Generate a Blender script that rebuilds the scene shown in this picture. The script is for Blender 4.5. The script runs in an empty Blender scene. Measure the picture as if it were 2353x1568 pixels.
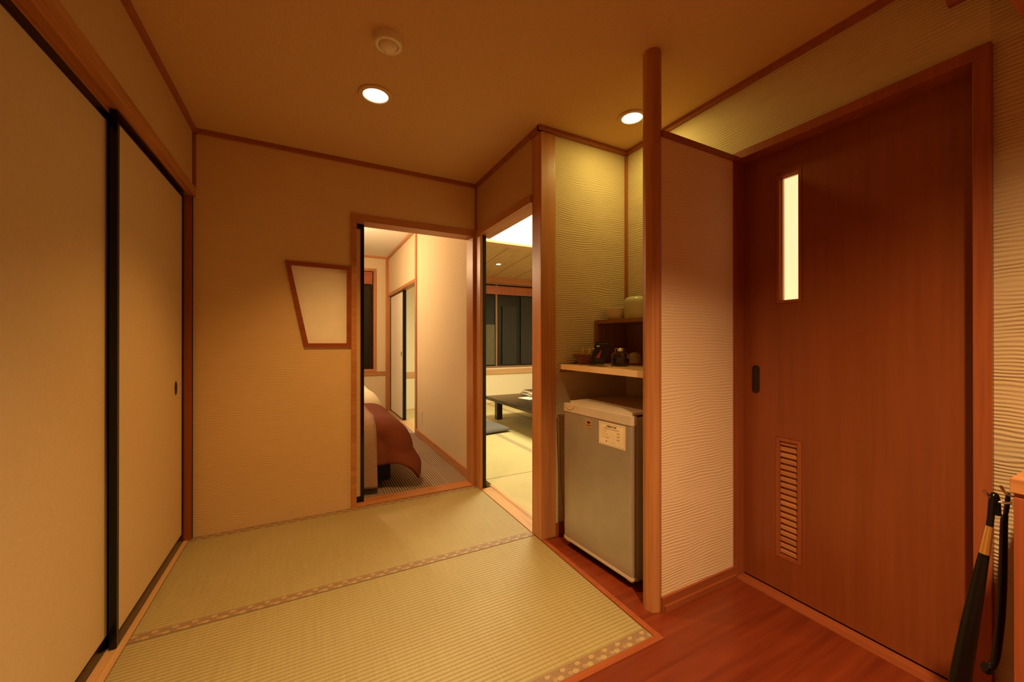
import bpy, bmesh, math, random
from mathutils import Vector, Matrix
random.seed(4)
C = bpy.context.scene.collection
SC = bpy.context.scene
PI = math.pi
R = math.radians

# ------------------------------------------------------------------ camera
F_PX = 895.66
cam_d = bpy.data.cameras.new('camera')
cam_d.sensor_width = 36.0
cam_d.lens = F_PX / 2353.0 * 36.0
cam_d.clip_start = 0.02
cam = bpy.data.objects.new('camera', cam_d)
C.objects.link(cam)
cam.location = (0, 0, 1.1306)
cam.rotation_euler = (R(90.10), 0, -0.48312)
SC.camera = cam

# ------------------------------------------------------------------ world, view
w = bpy.data.worlds.new('night')
SC.world = w
w.use_nodes = True
w.node_tree.nodes['Background'].inputs[0].default_value = (0.012, 0.010, 0.008, 1)
w.node_tree.nodes['Background'].inputs[1].default_value = 0.3
SC.view_settings.view_transform = 'Standard'
SC.view_settings.look = 'None'
SC.view_settings.gamma = 1.0
SC.view_settings.use_curve_mapping = False
SC.view_settings.exposure = 0.15
try:
    SC.cycles.use_denoising = True
    SC.cycles.max_bounces = 12
    SC.cycles.diffuse_bounces = 6
    SC.cycles.sample_clamp_indirect = 4.0
except Exception:
    pass

# ------------------------------------------------------------------ lights
WARM = (1.0, 0.54, 0.165)
GREEN = (1.0, 0.82, 0.22)
BEDW = (1.0, 0.71, 0.39)
TATW = (1.0, 0.95, 0.64)
def spot(name, loc, power, color, angle, blend, radius, aim=(0, 0, -1)):
    l = bpy.data.lights.new(name, 'SPOT')
    l.energy = power; l.color = color; l.spot_size = R(angle); l.spot_blend = blend; l.shadow_soft_size = radius
    o = bpy.data.objects.new(name, l); C.objects.link(o); o.location = loc
    o.rotation_euler = Vector(aim).to_track_quat('-Z', 'Y').to_euler()
    return o
def area(name, loc, power, color, sx, sy, spread=180, rot=(0, 0, 0)):
    l = bpy.data.lights.new(name, 'AREA')
    l.energy = power; l.color = color; l.shape = 'RECTANGLE'; l.size = sx; l.size_y = sy; l.spread = R(spread)
    o = bpy.data.objects.new(name, l); C.objects.link(o); o.location = loc; o.rotation_euler = rot
    return o
def disk(name, loc, power, color, size):
    l = bpy.data.lights.new(name, 'AREA'); l.shape = 'DISK'; l.size = size; l.energy = power; l.color = color
    o = bpy.data.objects.new(name, l); C.objects.link(o); o.location = loc; return o
def point(name, loc, power, color, radius):
    l = bpy.data.lights.new(name, 'POINT'); l.energy = power; l.color = color; l.shadow_soft_size = radius
    o = bpy.data.objects.new(name, l); C.objects.link(o); o.location = loc; return o
spot('hall_downlight_beam', (0.300, 2.035, 2.335), 100, WARM, 102, 1.0, 0.04)
disk('niche_downlight_glow', (1.575, 1.585, 2.350), 3.1, GREEN, 0.10)
spot('entry_downlight_beam', (0.68, -0.12, 2.335), 290, (1.0, 0.66, 0.31), 130, 1.0, 0.045)
point('bedroom_lamp', (0.03, 4.62, 2.10), 62, BEDW, 0.09)
area('tatami_room_panel_light', (2.62, 4.08, 2.50), 116, TATW, 1.1, 1.1)
spot('tatami_room_downlight_beam', (2.77, 5.77, 2.38), 12, TATW, 140, 0.8, 0.04)

# ------------------------------------------------------------------ material helpers
def new_mat(name):
    m = bpy.data.materials.new(name); m.use_nodes = True
    nt = m.node_tree
    b = nt.nodes['Principled BSDF']
    return m, nt, b
def N(nt, typ, **kw):
    n = nt.nodes.new(typ)
    for k, v in kw.items(): setattr(n, k, v)
    return n
def L(nt, a, b): nt.links.new(a, b)
def mth(nt, op, a, b=None, c=None):
    n = N(nt, 'ShaderNodeMath', operation=op)
    for i, v in enumerate((a, b, c)):
        if v is None: continue
        if isinstance(v, (int, float)): n.inputs[i].default_value = v
        else: L(nt, v, n.inputs[i])
    return n.outputs[0]
def noise(nt, vec, scale, detail=2, rough=0.5):
    n = N(nt, 'ShaderNodeTexNoise'); n.inputs['Scale'].default_value = scale
    n.inputs['Detail'].default_value = detail; n.inputs['Roughness'].default_value = rough
    if vec is not None: L(nt, vec, n.inputs['Vector'])
    return n.outputs['Fac']
def coords(nt, scale=(1, 1, 1), loc=(0, 0, 0), rot=(0, 0, 0)):
    t = N(nt, 'ShaderNodeTexCoord'); mp = N(nt, 'ShaderNodeMapping')
    mp.inputs['Scale'].default_value = scale; mp.inputs['Location'].default_value = loc; mp.inputs['Rotation'].default_value = rot
    L(nt, t.outputs['Object'], mp.inputs['Vector'])
    return mp.outputs['Vector']
def sep(nt):
    t = N(nt, 'ShaderNodeTexCoord'); s = N(nt, 'ShaderNodeSeparateXYZ'); L(nt, t.outputs['Object'], s.inputs[0]); return s.outputs
def ramp(nt, fac, stops):
    r = N(nt, 'ShaderNodeValToRGB'); L(nt, fac, r.inputs[0])
    e = r.color_ramp.elements
    while len(e) < len(stops): e.new(0.5)
    for i, (p, c) in enumerate(stops):
        e[i].position = p; e[i].color = (*c, 1)
    return r.outputs[0]
def bump(nt, b, h, dist, strength=1.0, prev=None):
    n = N(nt, 'ShaderNodeBump'); n.inputs['Distance'].default_value = dist; n.inputs['Strength'].default_value = strength
    L(nt, h, n.inputs['Height'])
    if prev is not None: L(nt, prev, n.inputs['Normal'])
    L(nt, n.outputs[0], b.inputs['Normal'])
    return n.outputs[0]
def mix(nt, fac, a, b_):
    n = N(nt, 'ShaderNodeMix', data_type='RGBA')
    if isinstance(fac, (int, float)): n.inputs[0].default_value = fac
    else: L(nt, fac, n.inputs[0])
    for i, v in ((6, a), (7, b_)):
        if isinstance(v, tuple): n.inputs[i].default_value = (*v, 1)
        else: L(nt, v, n.inputs[i])
    return n.outputs[2]

def plain(name, col, rough=0.5, metal=0.0, spec=0.5, nscale=None, namt=0.06, bumpd=None, bscale=300):
    m, nt, b = new_mat(name)
    b.inputs['Roughness'].default_value = rough; b.inputs['Metallic'].default_value = metal
    b.inputs['Specular IOR Level'].default_value = spec
    v = coords(nt)
    f = noise(nt, v, nscale or 8, 3)
    lo = tuple(c * (1 - namt) for c in col); hi = tuple(min(1, c * (1 + namt)) for c in col)
    L(nt, ramp(nt, f, [(0.3, lo), (0.7, hi)]), b.inputs['Base Color'])
    if bumpd: bump(nt, b, noise(nt, v, bscale, 2), bumpd)
    return m
def glow(name, col, strength):
    m, nt, b = new_mat(name)
    b.inputs['Base Color'].default_value = (*col, 1)
    b.inputs['Emission Color'].default_value = (*col, 1)
    b.inputs['Emission Strength'].default_value = strength
    return m
def plaster(name, col, ridge=0.0024, period=0.0125, wob=0.018):
    """combed sand wall covering: wavy horizontal ridges that fade in and out"""
    m, nt, b = new_mat(name)
    b.inputs['Roughness'].default_value = 0.9; b.inputs['Specular IOR Level'].default_value = 0.15
    s = sep(nt)
    v1 = coords(nt, (2.2, 2.2, 5.0)); v2 = coords(nt, (9, 9, 30))
    wv = mth(nt, 'MULTIPLY', noise(nt, v1, 1.6, 2, 0.5), wob * 2.2)
    wv2 = mth(nt, 'MULTIPLY', noise(nt, v2, 1.5, 2), wob * 0.28)
    z = mth(nt, 'ADD', mth(nt, 'ADD', s[2], wv), wv2)
    sn = mth(nt, 'SINE', mth(nt, 'MULTIPLY', z, 2 * PI / period))
    sn = mth(nt, 'MULTIPLY_ADD', sn, 0.5, 0.5)
    mask = ramp(nt, noise(nt, coords(nt, (3, 3, 6)), 2.0, 2), [(0.32, (0.25,) * 3), (0.62, (1,) * 3)])
    h = mth(nt, 'MULTIPLY', sn, mask)
    g = noise(nt, coords(nt), 380, 3, 0.6)
    h = mth(nt, 'ADD', h, mth(nt, 'MULTIPLY', g, 0.16))
    bump(nt, b, h, ridge)
    f = noise(nt, coords(nt), 3, 3)
    L(nt, ramp(nt, f, [(0.3, tuple(c * 0.96 for c in col)), (0.7, col)]), b.inputs['Base Color'])
    return m
def cloth_paper(name, col, bumpd=0.0006, sx=1, sy=1, sz=1, scale=260, rough=0.85, namt=0.05):
    m, nt, b = new_mat(name)
    b.inputs['Roughness'].default_value = rough; b.inputs['Specular IOR Level'].default_value = 0.2
    f = noise(nt, coords(nt, (sx, sy, sz)), scale, 3, 0.6)
    bump(nt, b, f, bumpd)
    f2 = noise(nt, coords(nt, (sx, sy, sz)), scale * 0.45, 4, 0.65)
    L(nt, ramp(nt, f2, [(0.3, tuple(c * (1 - namt) for c in col)), (0.7, tuple(min(1, c * (1 + namt)) for c in col))]), b.inputs['Base Color'])
    return m
def wood(name, light, dark, axis='z', rough=0.38, scale=1.0, coat=0.0, spec=0.4, contrast=1.0, grain=70):
    m, nt, b = new_mat(name)
    k = 0.035
    sc = {'x': (k, 1, 1), 'y': (1, k, 1), 'z': (1, 1, k)}[axis]
    v = coords(nt, tuple(s * scale for s in sc))
    n1 = noise(nt, v, grain, 4, 0.6)
    n2 = noise(nt, v, grain * 0.16, 2, 0.5)
    n3 = noise(nt, coords(nt, tuple((0.35 if s < 1 else 1) * scale for s in sc)), 5, 2)
    f = mth(nt, 'ADD', mth(nt, 'MULTIPLY', n1, 0.45), mth(nt, 'MULTIPLY', n2, 0.4))
    f = mth(nt, 'ADD', f, mth(nt, 'MULTIPLY', n3, 0.2))
    lo = 0.525 - 0.16 / max(contrast, 0.01); hi = 0.525 + 0.14 / max(contrast, 0.01)
    L(nt, ramp(nt, f, [(max(0, lo), dark), (min(1, hi), light)]), b.inputs['Base Color'])
    b.inputs['Roughness'].default_value = rough; b.inputs['Specular IOR Level'].default_value = spec
    b.inputs['Coat Weight'].default_value = coat; b.inputs['Coat Roughness'].default_value = 0.15
    bump(nt, b, n1, 0.0004)
    return m

M = {}
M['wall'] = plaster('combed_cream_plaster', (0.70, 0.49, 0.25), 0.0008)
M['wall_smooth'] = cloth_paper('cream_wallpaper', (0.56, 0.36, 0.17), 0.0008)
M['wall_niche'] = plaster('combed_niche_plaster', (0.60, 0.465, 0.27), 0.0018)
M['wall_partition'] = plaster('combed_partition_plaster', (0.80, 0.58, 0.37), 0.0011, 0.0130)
M['wall_entry'] = plaster('combed_entry_plaster', (0.54, 0.40, 0.23), 0.0024, 0.0125, 0.022)  # lens vignetting painted into the base colour, darker than the neighbouring plaster
M['ceil'] = cloth_paper('fibre_ceiling_paper', (0.63, 0.41, 0.185), 0.0010, 1, 0.25, 1, 240)
M['bed_wall'] = cloth_paper('bedroom_wallpaper', (0.70, 0.56, 0.37), 0.0005)
M['tat_wall'] = cloth_paper('tatami_room_wallpaper', (0.82, 0.72, 0.50), 0.0005)
M['bed_ceil'] = cloth_paper('bedroom_ceiling_paper', (0.82, 0.77, 0.68), 0.0005)
W_L, W_D = (0.56, 0.245, 0.085), (0.36, 0.130, 0.040)
for ax in 'xyz':
    M['wood_' + ax] = wood('red_cedar_' + ax, W_L, W_D, ax)
    M['pale_' + ax] = wood('pale_cypress_' + ax, (0.66, 0.40, 0.19), (0.50, 0.27, 0.11), ax, rough=0.42)
    M['trim_' + ax] = wood('stained_trim_' + ax, (0.40, 0.135, 0.045), (0.28, 0.085, 0.028), ax, rough=0.5)
    M['lacq_' + ax] = wood('dark_red_frame_' + ax, (0.36, 0.095, 0.030), (0.24, 0.055, 0.018), ax, rough=0.33)
    M['brown_' + ax] = wood('dark_brown_board_' + ax, (0.36, 0.19, 0.085), (0.25, 0.12, 0.052), ax, rough=0.4)
M['door'] = wood('red_brown_door_veneer', (0.28, 0.071, 0.019), (0.20, 0.045, 0.011), 'z', rough=0.34, contrast=0.8, grain=46, coat=0.15)
M['black'] = plain('black_lacquer', (0.004, 0.0032, 0.0026), 0.20, spec=0.35)
M['tableblack'] = plain('dark_lacquer_table', (0.020, 0.012, 0.007), 0.16, spec=0.6)
M['paper'] = cloth_paper('fusuma_paper', (0.61, 0.44, 0.235), 0.0006, 1, 1, 1, 120, rough=0.62, namt=0.03)
M['paper_white'] = cloth_paper('white_fusuma_paper', (0.86, 0.80, 0.68), 0.0006, 1, 1, 1, 120, rough=0.7, namt=0.03)
M['shoji'] = cloth_paper('creased_white_paper', (0.98, 0.93, 0.80), 0.0010, 1, 1, 1, 18, rough=0.7, namt=0.03)  # extra whiteness stands in for bedroom light shining through the paper
M['white'] = plain('off_white_plastic', (0.78, 0.70, 0.56), 0.4)
M['ring'] = plain('cream_metal_ring', (0.60, 0.42, 0.22), 0.4)
M['chrome'] = plain('chrome', (0.8, 0.8, 0.78), 0.12, metal=1.0)
M['brass'] = plain('brass_band', (0.70, 0.40, 0.12), 0.3, metal=0.9)
M['bronze'] = plain('dark_bronze', (0.055, 0.032, 0.018), 0.35, metal=0.6)
M['silver'] = plain('silver_grey_enamel', (0.46, 0.43, 0.37), 0.27, metal=0.55, spec=0.5)
M['greyplastic'] = plain('warm_grey_plastic', (0.62, 0.52, 0.40), 0.42)
M['gasket'] = plain('dark_rubber', (0.03, 0.022, 0.016), 0.7)
M['bowl'] = plain('cream_glaze', (0.76, 0.68, 0.46), 0.25)
M['pot'] = plain('pale_green_glaze', (0.56, 0.56, 0.36), 0.22)
M['cup'] = plain('grey_glaze', (0.42, 0.34, 0.24), 0.3)
M['packet'] = plain('cream_packet_paper', (0.74, 0.60, 0.30), 0.5)
M['menu'] = plain('black_card', (0.010, 0.009, 0.008), 0.25)
M['menu_red'] = plain('dull_red_print', (0.30, 0.030, 0.014), 0.3)
M['menu_grey'] = plain('grey_print', (0.05, 0.045, 0.04), 0.4)
M['menu_white'] = plain('white_print', (0.75, 0.65, 0.5), 0.4)
M['ink'] = plain('black_ink', (0.03, 0.02, 0.015), 0.6)
M['notice'] = plain('cream_notice_paper', (0.86, 0.74, 0.50), 0.6)
M['badge'] = plain('gold_badge', (0.62, 0.42, 0.16), 0.3, metal=0.5)
M['coffee'] = plain('dark_coffee', (0.022, 0.012, 0.008), 0.8, bumpd=0.002)
M['lamp'] = glow('lamp_glass', (1.0, 0.88, 0.62), 1.5)
M['lamp_white'] = glow('lamp_glass_white', (1.0, 0.98, 0.84), 3)
M['panel_glow'] = glow('ceiling_diffuser', (1.0, 0.90, 0.66), 2.6)
M['door_glass'] = glow('backlit_frosted_glass', (1.0, 0.83, 0.42), 0.92)
M['duvet'] = cloth_paper('rust_brown_duvet', (0.165, 0.043, 0.022), 0.0008, scale=200)
M['sheet'] = cloth_paper('cream_cover', (0.86, 0.80, 0.64), 0.0008, scale=90)
M['pillow'] = M['sheet']
M['blind'] = wood('red_wood_blind', (0.42, 0.12, 0.040), (0.30, 0.075, 0.025), 'x', rough=0.4)
M['curtain'] = wood('brown_curtain', (0.17, 0.055, 0.028), (0.10, 0.032, 0.016), 'z', rough=0.8)
M['nightglass'] = plain('night_window_glass', (0.010, 0.008, 0.004), 0.10, spec=0.30)
M['reflection_dark'] = plain('dark_olive_reflection', (0.040, 0.032, 0.018), 0.8)  # painted tone of dark shapes mirrored in the night window
M['reflection_beige'] = plain('dull_beige_reflection', (0.16, 0.13, 0.065), 0.8)  # painted tone of the paler shape mirrored in the night window
M['cushion'] = cloth_paper('slate_blue_cotton', (0.150, 0.133, 0.112), 0.0008, scale=300)
M['cushion_edge'] = plain('dark_green_piping', (0.03, 0.05, 0.04), 0.7)
M['basebl'] = plain('black_bed_base', (0.010, 0.008, 0.007), 0.7)

def mk_runner():
    m, nt, b = new_mat('woven_beige_runner')
    s = sep(nt)
    a = mth(nt, 'SINE', mth(nt, 'MULTIPLY', s[0], 2 * PI / 0.007))
    c = mth(nt, 'SINE', mth(nt, 'MULTIPLY', mth(nt, 'ADD', s[1], s[2]), 2 * PI / 0.007))
    h = mth(nt, 'MULTIPLY', a, c)
    bump(nt, b, h, 0.0012)
    f = mth(nt, 'ADD', mth(nt, 'MULTIPLY_ADD', h, 0.3, 0.5), mth(nt, 'MULTIPLY', noise(nt, coords(nt), 60, 3), 0.3))
    L(nt, ramp(nt, f, [(0.3, (0.27, 0.15, 0.10)), (0.9, (0.52, 0.34, 0.24))]), b.inputs['Base Color'])
    b.inputs['Roughness'].default_value = 0.9
    return m
M['runner'] = mk_runner()

def mk_tatami(name, rib_axis, lo=(0.275, 0.212, 0.085), hi=(0.405, 0.325, 0.150)):
    """woven rush: ribs run along one axis (rib_axis = axis ACROSS the ribs: 0 or 1)"""
    m, nt, b = new_mat(name)
    s = sep(nt)
    wob = mth(nt, 'MULTIPLY', noise(nt, coords(nt), 1.5, 2), 0.004)
    u = mth(nt, 'ADD', s[rib_axis], wob)
    rib = mth(nt, 'ABSOLUTE', mth(nt, 'SINE', mth(nt, 'MULTIPLY', u, PI / 0.0175)))
    rib = mth(nt, 'POWER', rib, 0.6)
    k = 0.03
    sc = (1, k * 3, 1) if rib_axis == 0 else (k * 3, 1, 1)
    sc2 = (k, 1, 1) if rib_axis == 0 else (1, k, 1)
    rush = noise(nt, coords(nt, sc2), 500, 3, 0.6)
    h = mth(nt, 'ADD', rib, mth(nt, 'MULTIPLY', rush, 0.35))
    bump(nt, b, h, 0.0016)
    big = noise(nt, coords(nt), 2.2, 3)
    st = noise(nt, coords(nt, sc2), 120, 3)
    f = mth(nt, 'ADD', mth(nt, 'MULTIPLY', rib, 0.34), mth(nt, 'MULTIPLY', rush, 0.22))
    f = mth(nt, 'ADD', f, mth(nt, 'MULTIPLY', st, 0.28))
    f = mth(nt, 'ADD', f, mth(nt, 'MULTIPLY', big, 0.16))
    L(nt, ramp(nt, f, [(0.35, lo), (0.72, hi)]), b.inputs['Base Color'])
    b.inputs['Roughness'].default_value = 0.5; b.inputs['Specular IOR Level'].default_value = 0.35
    return m
M['tatami_x'] = mk_tatami('tatami_rush', 1)
M['tatami_y'] = mk_tatami('tatami_rush_turned', 0, (0.50, 0.40, 0.17), (0.66, 0.55, 0.26))
M['tatami_x2'] = mk_tatami('tatami_rush_light', 1, (0.50, 0.40, 0.17), (0.66, 0.55, 0.26))

def mk_heri(name, axis, base_lo=(0.215, 0.125, 0.068), base_hi=(0.30, 0.185, 0.10)):
    m, nt, b = new_mat(name)
    s = sep(nt)
    u, v = (s[0], s[1]) if axis == 'x' else (s[1], s[0])
    nz = noise(nt, coords(nt), 300, 3)
    def blob(per, off, vo, rx, ry, vper=0.045):
        a = mth(nt, 'SUBTRACT', mth(nt, 'FRACT', mth(nt, 'ADD', mth(nt, 'DIVIDE', u, per), off)), 0.5)
        a = mth(nt, 'DIVIDE', mth(nt, 'MULTIPLY', a, per), rx)
        c = mth(nt, 'SUBTRACT', mth(nt, 'FRACT', mth(nt, 'DIVIDE', v, vper)), vo)
        c = mth(nt, 'DIVIDE', mth(nt, 'MULTIPLY', c, vper), ry)
        d = mth(nt, 'SQRT', mth(nt, 'ADD', mth(nt, 'MULTIPLY', a, a), mth(nt, 'MULTIPLY', c, c)))
        d = mth(nt, 'ADD', d, mth(nt, 'MULTIPLY', mth(nt, 'SUBTRACT', nz, 0.5), 0.9))
        return d
    d1 = blob(0.062, 0.0, 0.25, 0.0125, 0.0085)
    d2 = blob(0.062, 0.62, 0.76, 0.011, 0.0075)
    d3 = blob(0.062, 0.34, 0.30, 0.0075, 0.006)
    on1 = mth(nt, 'LESS_THAN', d1, 1.0); on2 = mth(nt, 'LESS_THAN', d2, 1.0)
    ring = mth(nt, 'MULTIPLY', mth(nt, 'LESS_THAN', d3, 1.0), mth(nt, 'GREATER_THAN', d3, 0.45))
    f = mth(nt, 'MAXIMUM', mth(nt, 'MAXIMUM', on1, on2), ring)
    base = ramp(nt, noise(nt, coords(nt), 160, 3), [(0.3, base_lo), (0.7, base_hi)])
    L(nt, mix(nt, f, base, (0.40, 0.29, 0.13)), b.inputs['Base Color'])
    b.inputs['Roughness'].default_value = 0.6
    return m
M['heri_x'] = mk_heri('tatami_brocade', 'x')
M['heri_y'] = mk_heri('tatami_brocade_turned', 'y', (0.40, 0.30, 0.15), (0.50, 0.38, 0.20))

def mk_floor():
    m, nt, b = new_mat('polished_red_boards')
    s = sep(nt)
    row = mth(nt, 'FLOOR', mth(nt, 'DIVIDE', s[1], 0.105))
    off = mth(nt, 'MULTIPLY', row, 7.31)
    comb = N(nt, 'ShaderNodeCombineXYZ')
    L(nt, mth(nt, 'MULTIPLY', mth(nt, 'ADD', s[0], off), 0.06), comb.inputs[0]); L(nt, s[1], comb.inputs[1]); L(nt, off, comb.inputs[2])
    n1 = noise(nt, comb.outputs[0], 26, 4, 0.6)
    n2 = noise(nt, comb.outputs[0], 6, 2)
    f = mth(nt, 'ADD', mth(nt, 'MULTIPLY', n1, 0.6), mth(nt, 'MULTIPLY', n2, 0.4))
    col = ramp(nt, f, [(0.33, (0.115, 0.014, 0.004)), (0.66, (0.22, 0.036, 0.009))])
    fr = mth(nt, 'FRACT', mth(nt, 'DIVIDE', s[1], 0.105))
    line = mth(nt, 'LESS_THAN', fr, 0.012)
    L(nt, mix(nt, mth(nt, 'MULTIPLY', line, 0.35), col, (0.13, 0.03, 0.01)), b.inputs['Base Color'])
    b.inputs['Roughness'].default_value = 0.36; b.inputs['Coat Weight'].default_value = 0.12; b.inputs['Coat Roughness'].default_value = 0.12
    bump(nt, b, n1, 0.0003)
    return m
M['floor'] = mk_floor()

def mk_carpet():
    m, nt, b = new_mat('ribbed_carpet_tiles')
    s = sep(nt)
    def tri(u, p): return mth(nt, 'MULTIPLY_ADD', mth(nt, 'SINE', mth(nt, 'MULTIPLY', u, 2 * PI / p)), 0.5, 0.5)
    sx, sy = tri(s[0], 0.019), tri(s[1], 0.019)
    ix = mth(nt, 'FLOOR', mth(nt, 'DIVIDE', mth(nt, 'ADD', s[0], 4.0), 0.5)); iy = mth(nt, 'FLOOR', mth(nt, 'DIVIDE', mth(nt, 'ADD', s[1], 0.06), 0.5))
    par = mth(nt, 'MODULO', mth(nt, 'ADD', ix, iy), 2.0)
    f = mth(nt, 'ADD', mth(nt, 'MULTIPLY', par, sx), mth(nt, 'MULTIPLY', mth(nt, 'SUBTRACT', 1.0, par), sy))
    tx = tri(mth(nt, 'ADD', s[0], s[1]), 0.008)
    f2 = mth(nt, 'ADD', mth(nt, 'MULTIPLY', f, 0.75), mth(nt, 'MULTIPLY', tx, 0.12))
    f2 = mth(nt, 'ADD', f2, mth(nt, 'MULTIPLY', noise(nt, coords(nt), 240, 3), 0.2))
    L(nt, ramp(nt, f2, [(0.2, (0.10, 0.070, 0.052)), (0.9, (0.46, 0.34, 0.25))]), b.inputs['Base Color'])
    bump(nt, b, f2, 0.002)
    b.inputs['Roughness'].default_value = 0.95; b.inputs['Specular IOR Level'].default_value = 0.1
    return m
M['carpet'] = mk_carpet()

def mk_tatceil():
    m, nt, b = new_mat('board_ceiling')
    s = sep(nt)
    fr = mth(nt, 'FRACT', mth(nt, 'DIVIDE', mth(nt, 'SUBTRACT', s[0], 2.556), 0.462))
    a = mth(nt, 'ABSOLUTE', mth(nt, 'SUBTRACT', fr, 0.5))
    line = mth(nt, 'GREATER_THAN', a, 0.485)
    n1 = noise(nt, coords(nt, (1, 0.05, 1)), 30, 3)
    col = ramp(nt, n1, [(0.3, (0.46, 0.30, 0.12)), (0.7, (0.56, 0.38, 0.165))])
    L(nt, mix(nt, line, col, (0.20, 0.09, 0.03)), b.inputs['Base Color'])
    b.inputs['Roughness'].default_value = 0.6
    return m
M['tat_ceil'] = mk_tatceil()

def mk_basket():
    m, nt, b = new_mat('woven_wicker')
    s = sep(nt)
    t = N(nt, 'ShaderNodeMath', operation='ARCTAN2'); L(nt, s[1], t.inputs[0]); L(nt, s[0], t.inputs[1])
    a = mth(nt, 'SINE', mth(nt, 'MULTIPLY', t.outputs[0], 34))
    c = mth(nt, 'SINE', mth(nt, 'MULTIPLY', s[2], 2 * PI / 0.010))
    h = mth(nt, 'MULTIPLY', a, c)
    bump(nt, b, h, 0.004)
    f = mth(nt, 'ADD', mth(nt, 'MULTIPLY_ADD', h, 0.35, 0.4), mth(nt, 'MULTIPLY', noise(nt, coords(nt), 90, 3), 0.3))
    L(nt, ramp(nt, f, [(0.2, (0.10, 0.028, 0.012)), (0.8, (0.42, 0.16, 0.065))]), b.inputs['Base Color'])
    b.inputs['Roughness'].default_value = 0.5
    return m
M['basket'] = mk_basket()
def mk_glass(name, col=(1, 1, 1), rough=0.02):
    m, nt, b = new_mat(name)
    b.inputs['Base Color'].default_value = (*col, 1)
    b.inputs['Transmission Weight'].default_value = 1.0; b.inputs['Roughness'].default_value = rough; b.inputs['IOR'].default_value = 1.45
    return m
M['glass'] = mk_glass('clear_glass')
M['acrylic'] = mk_glass('clear_acrylic', (0.95, 0.93, 0.9), 0.05)

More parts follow.
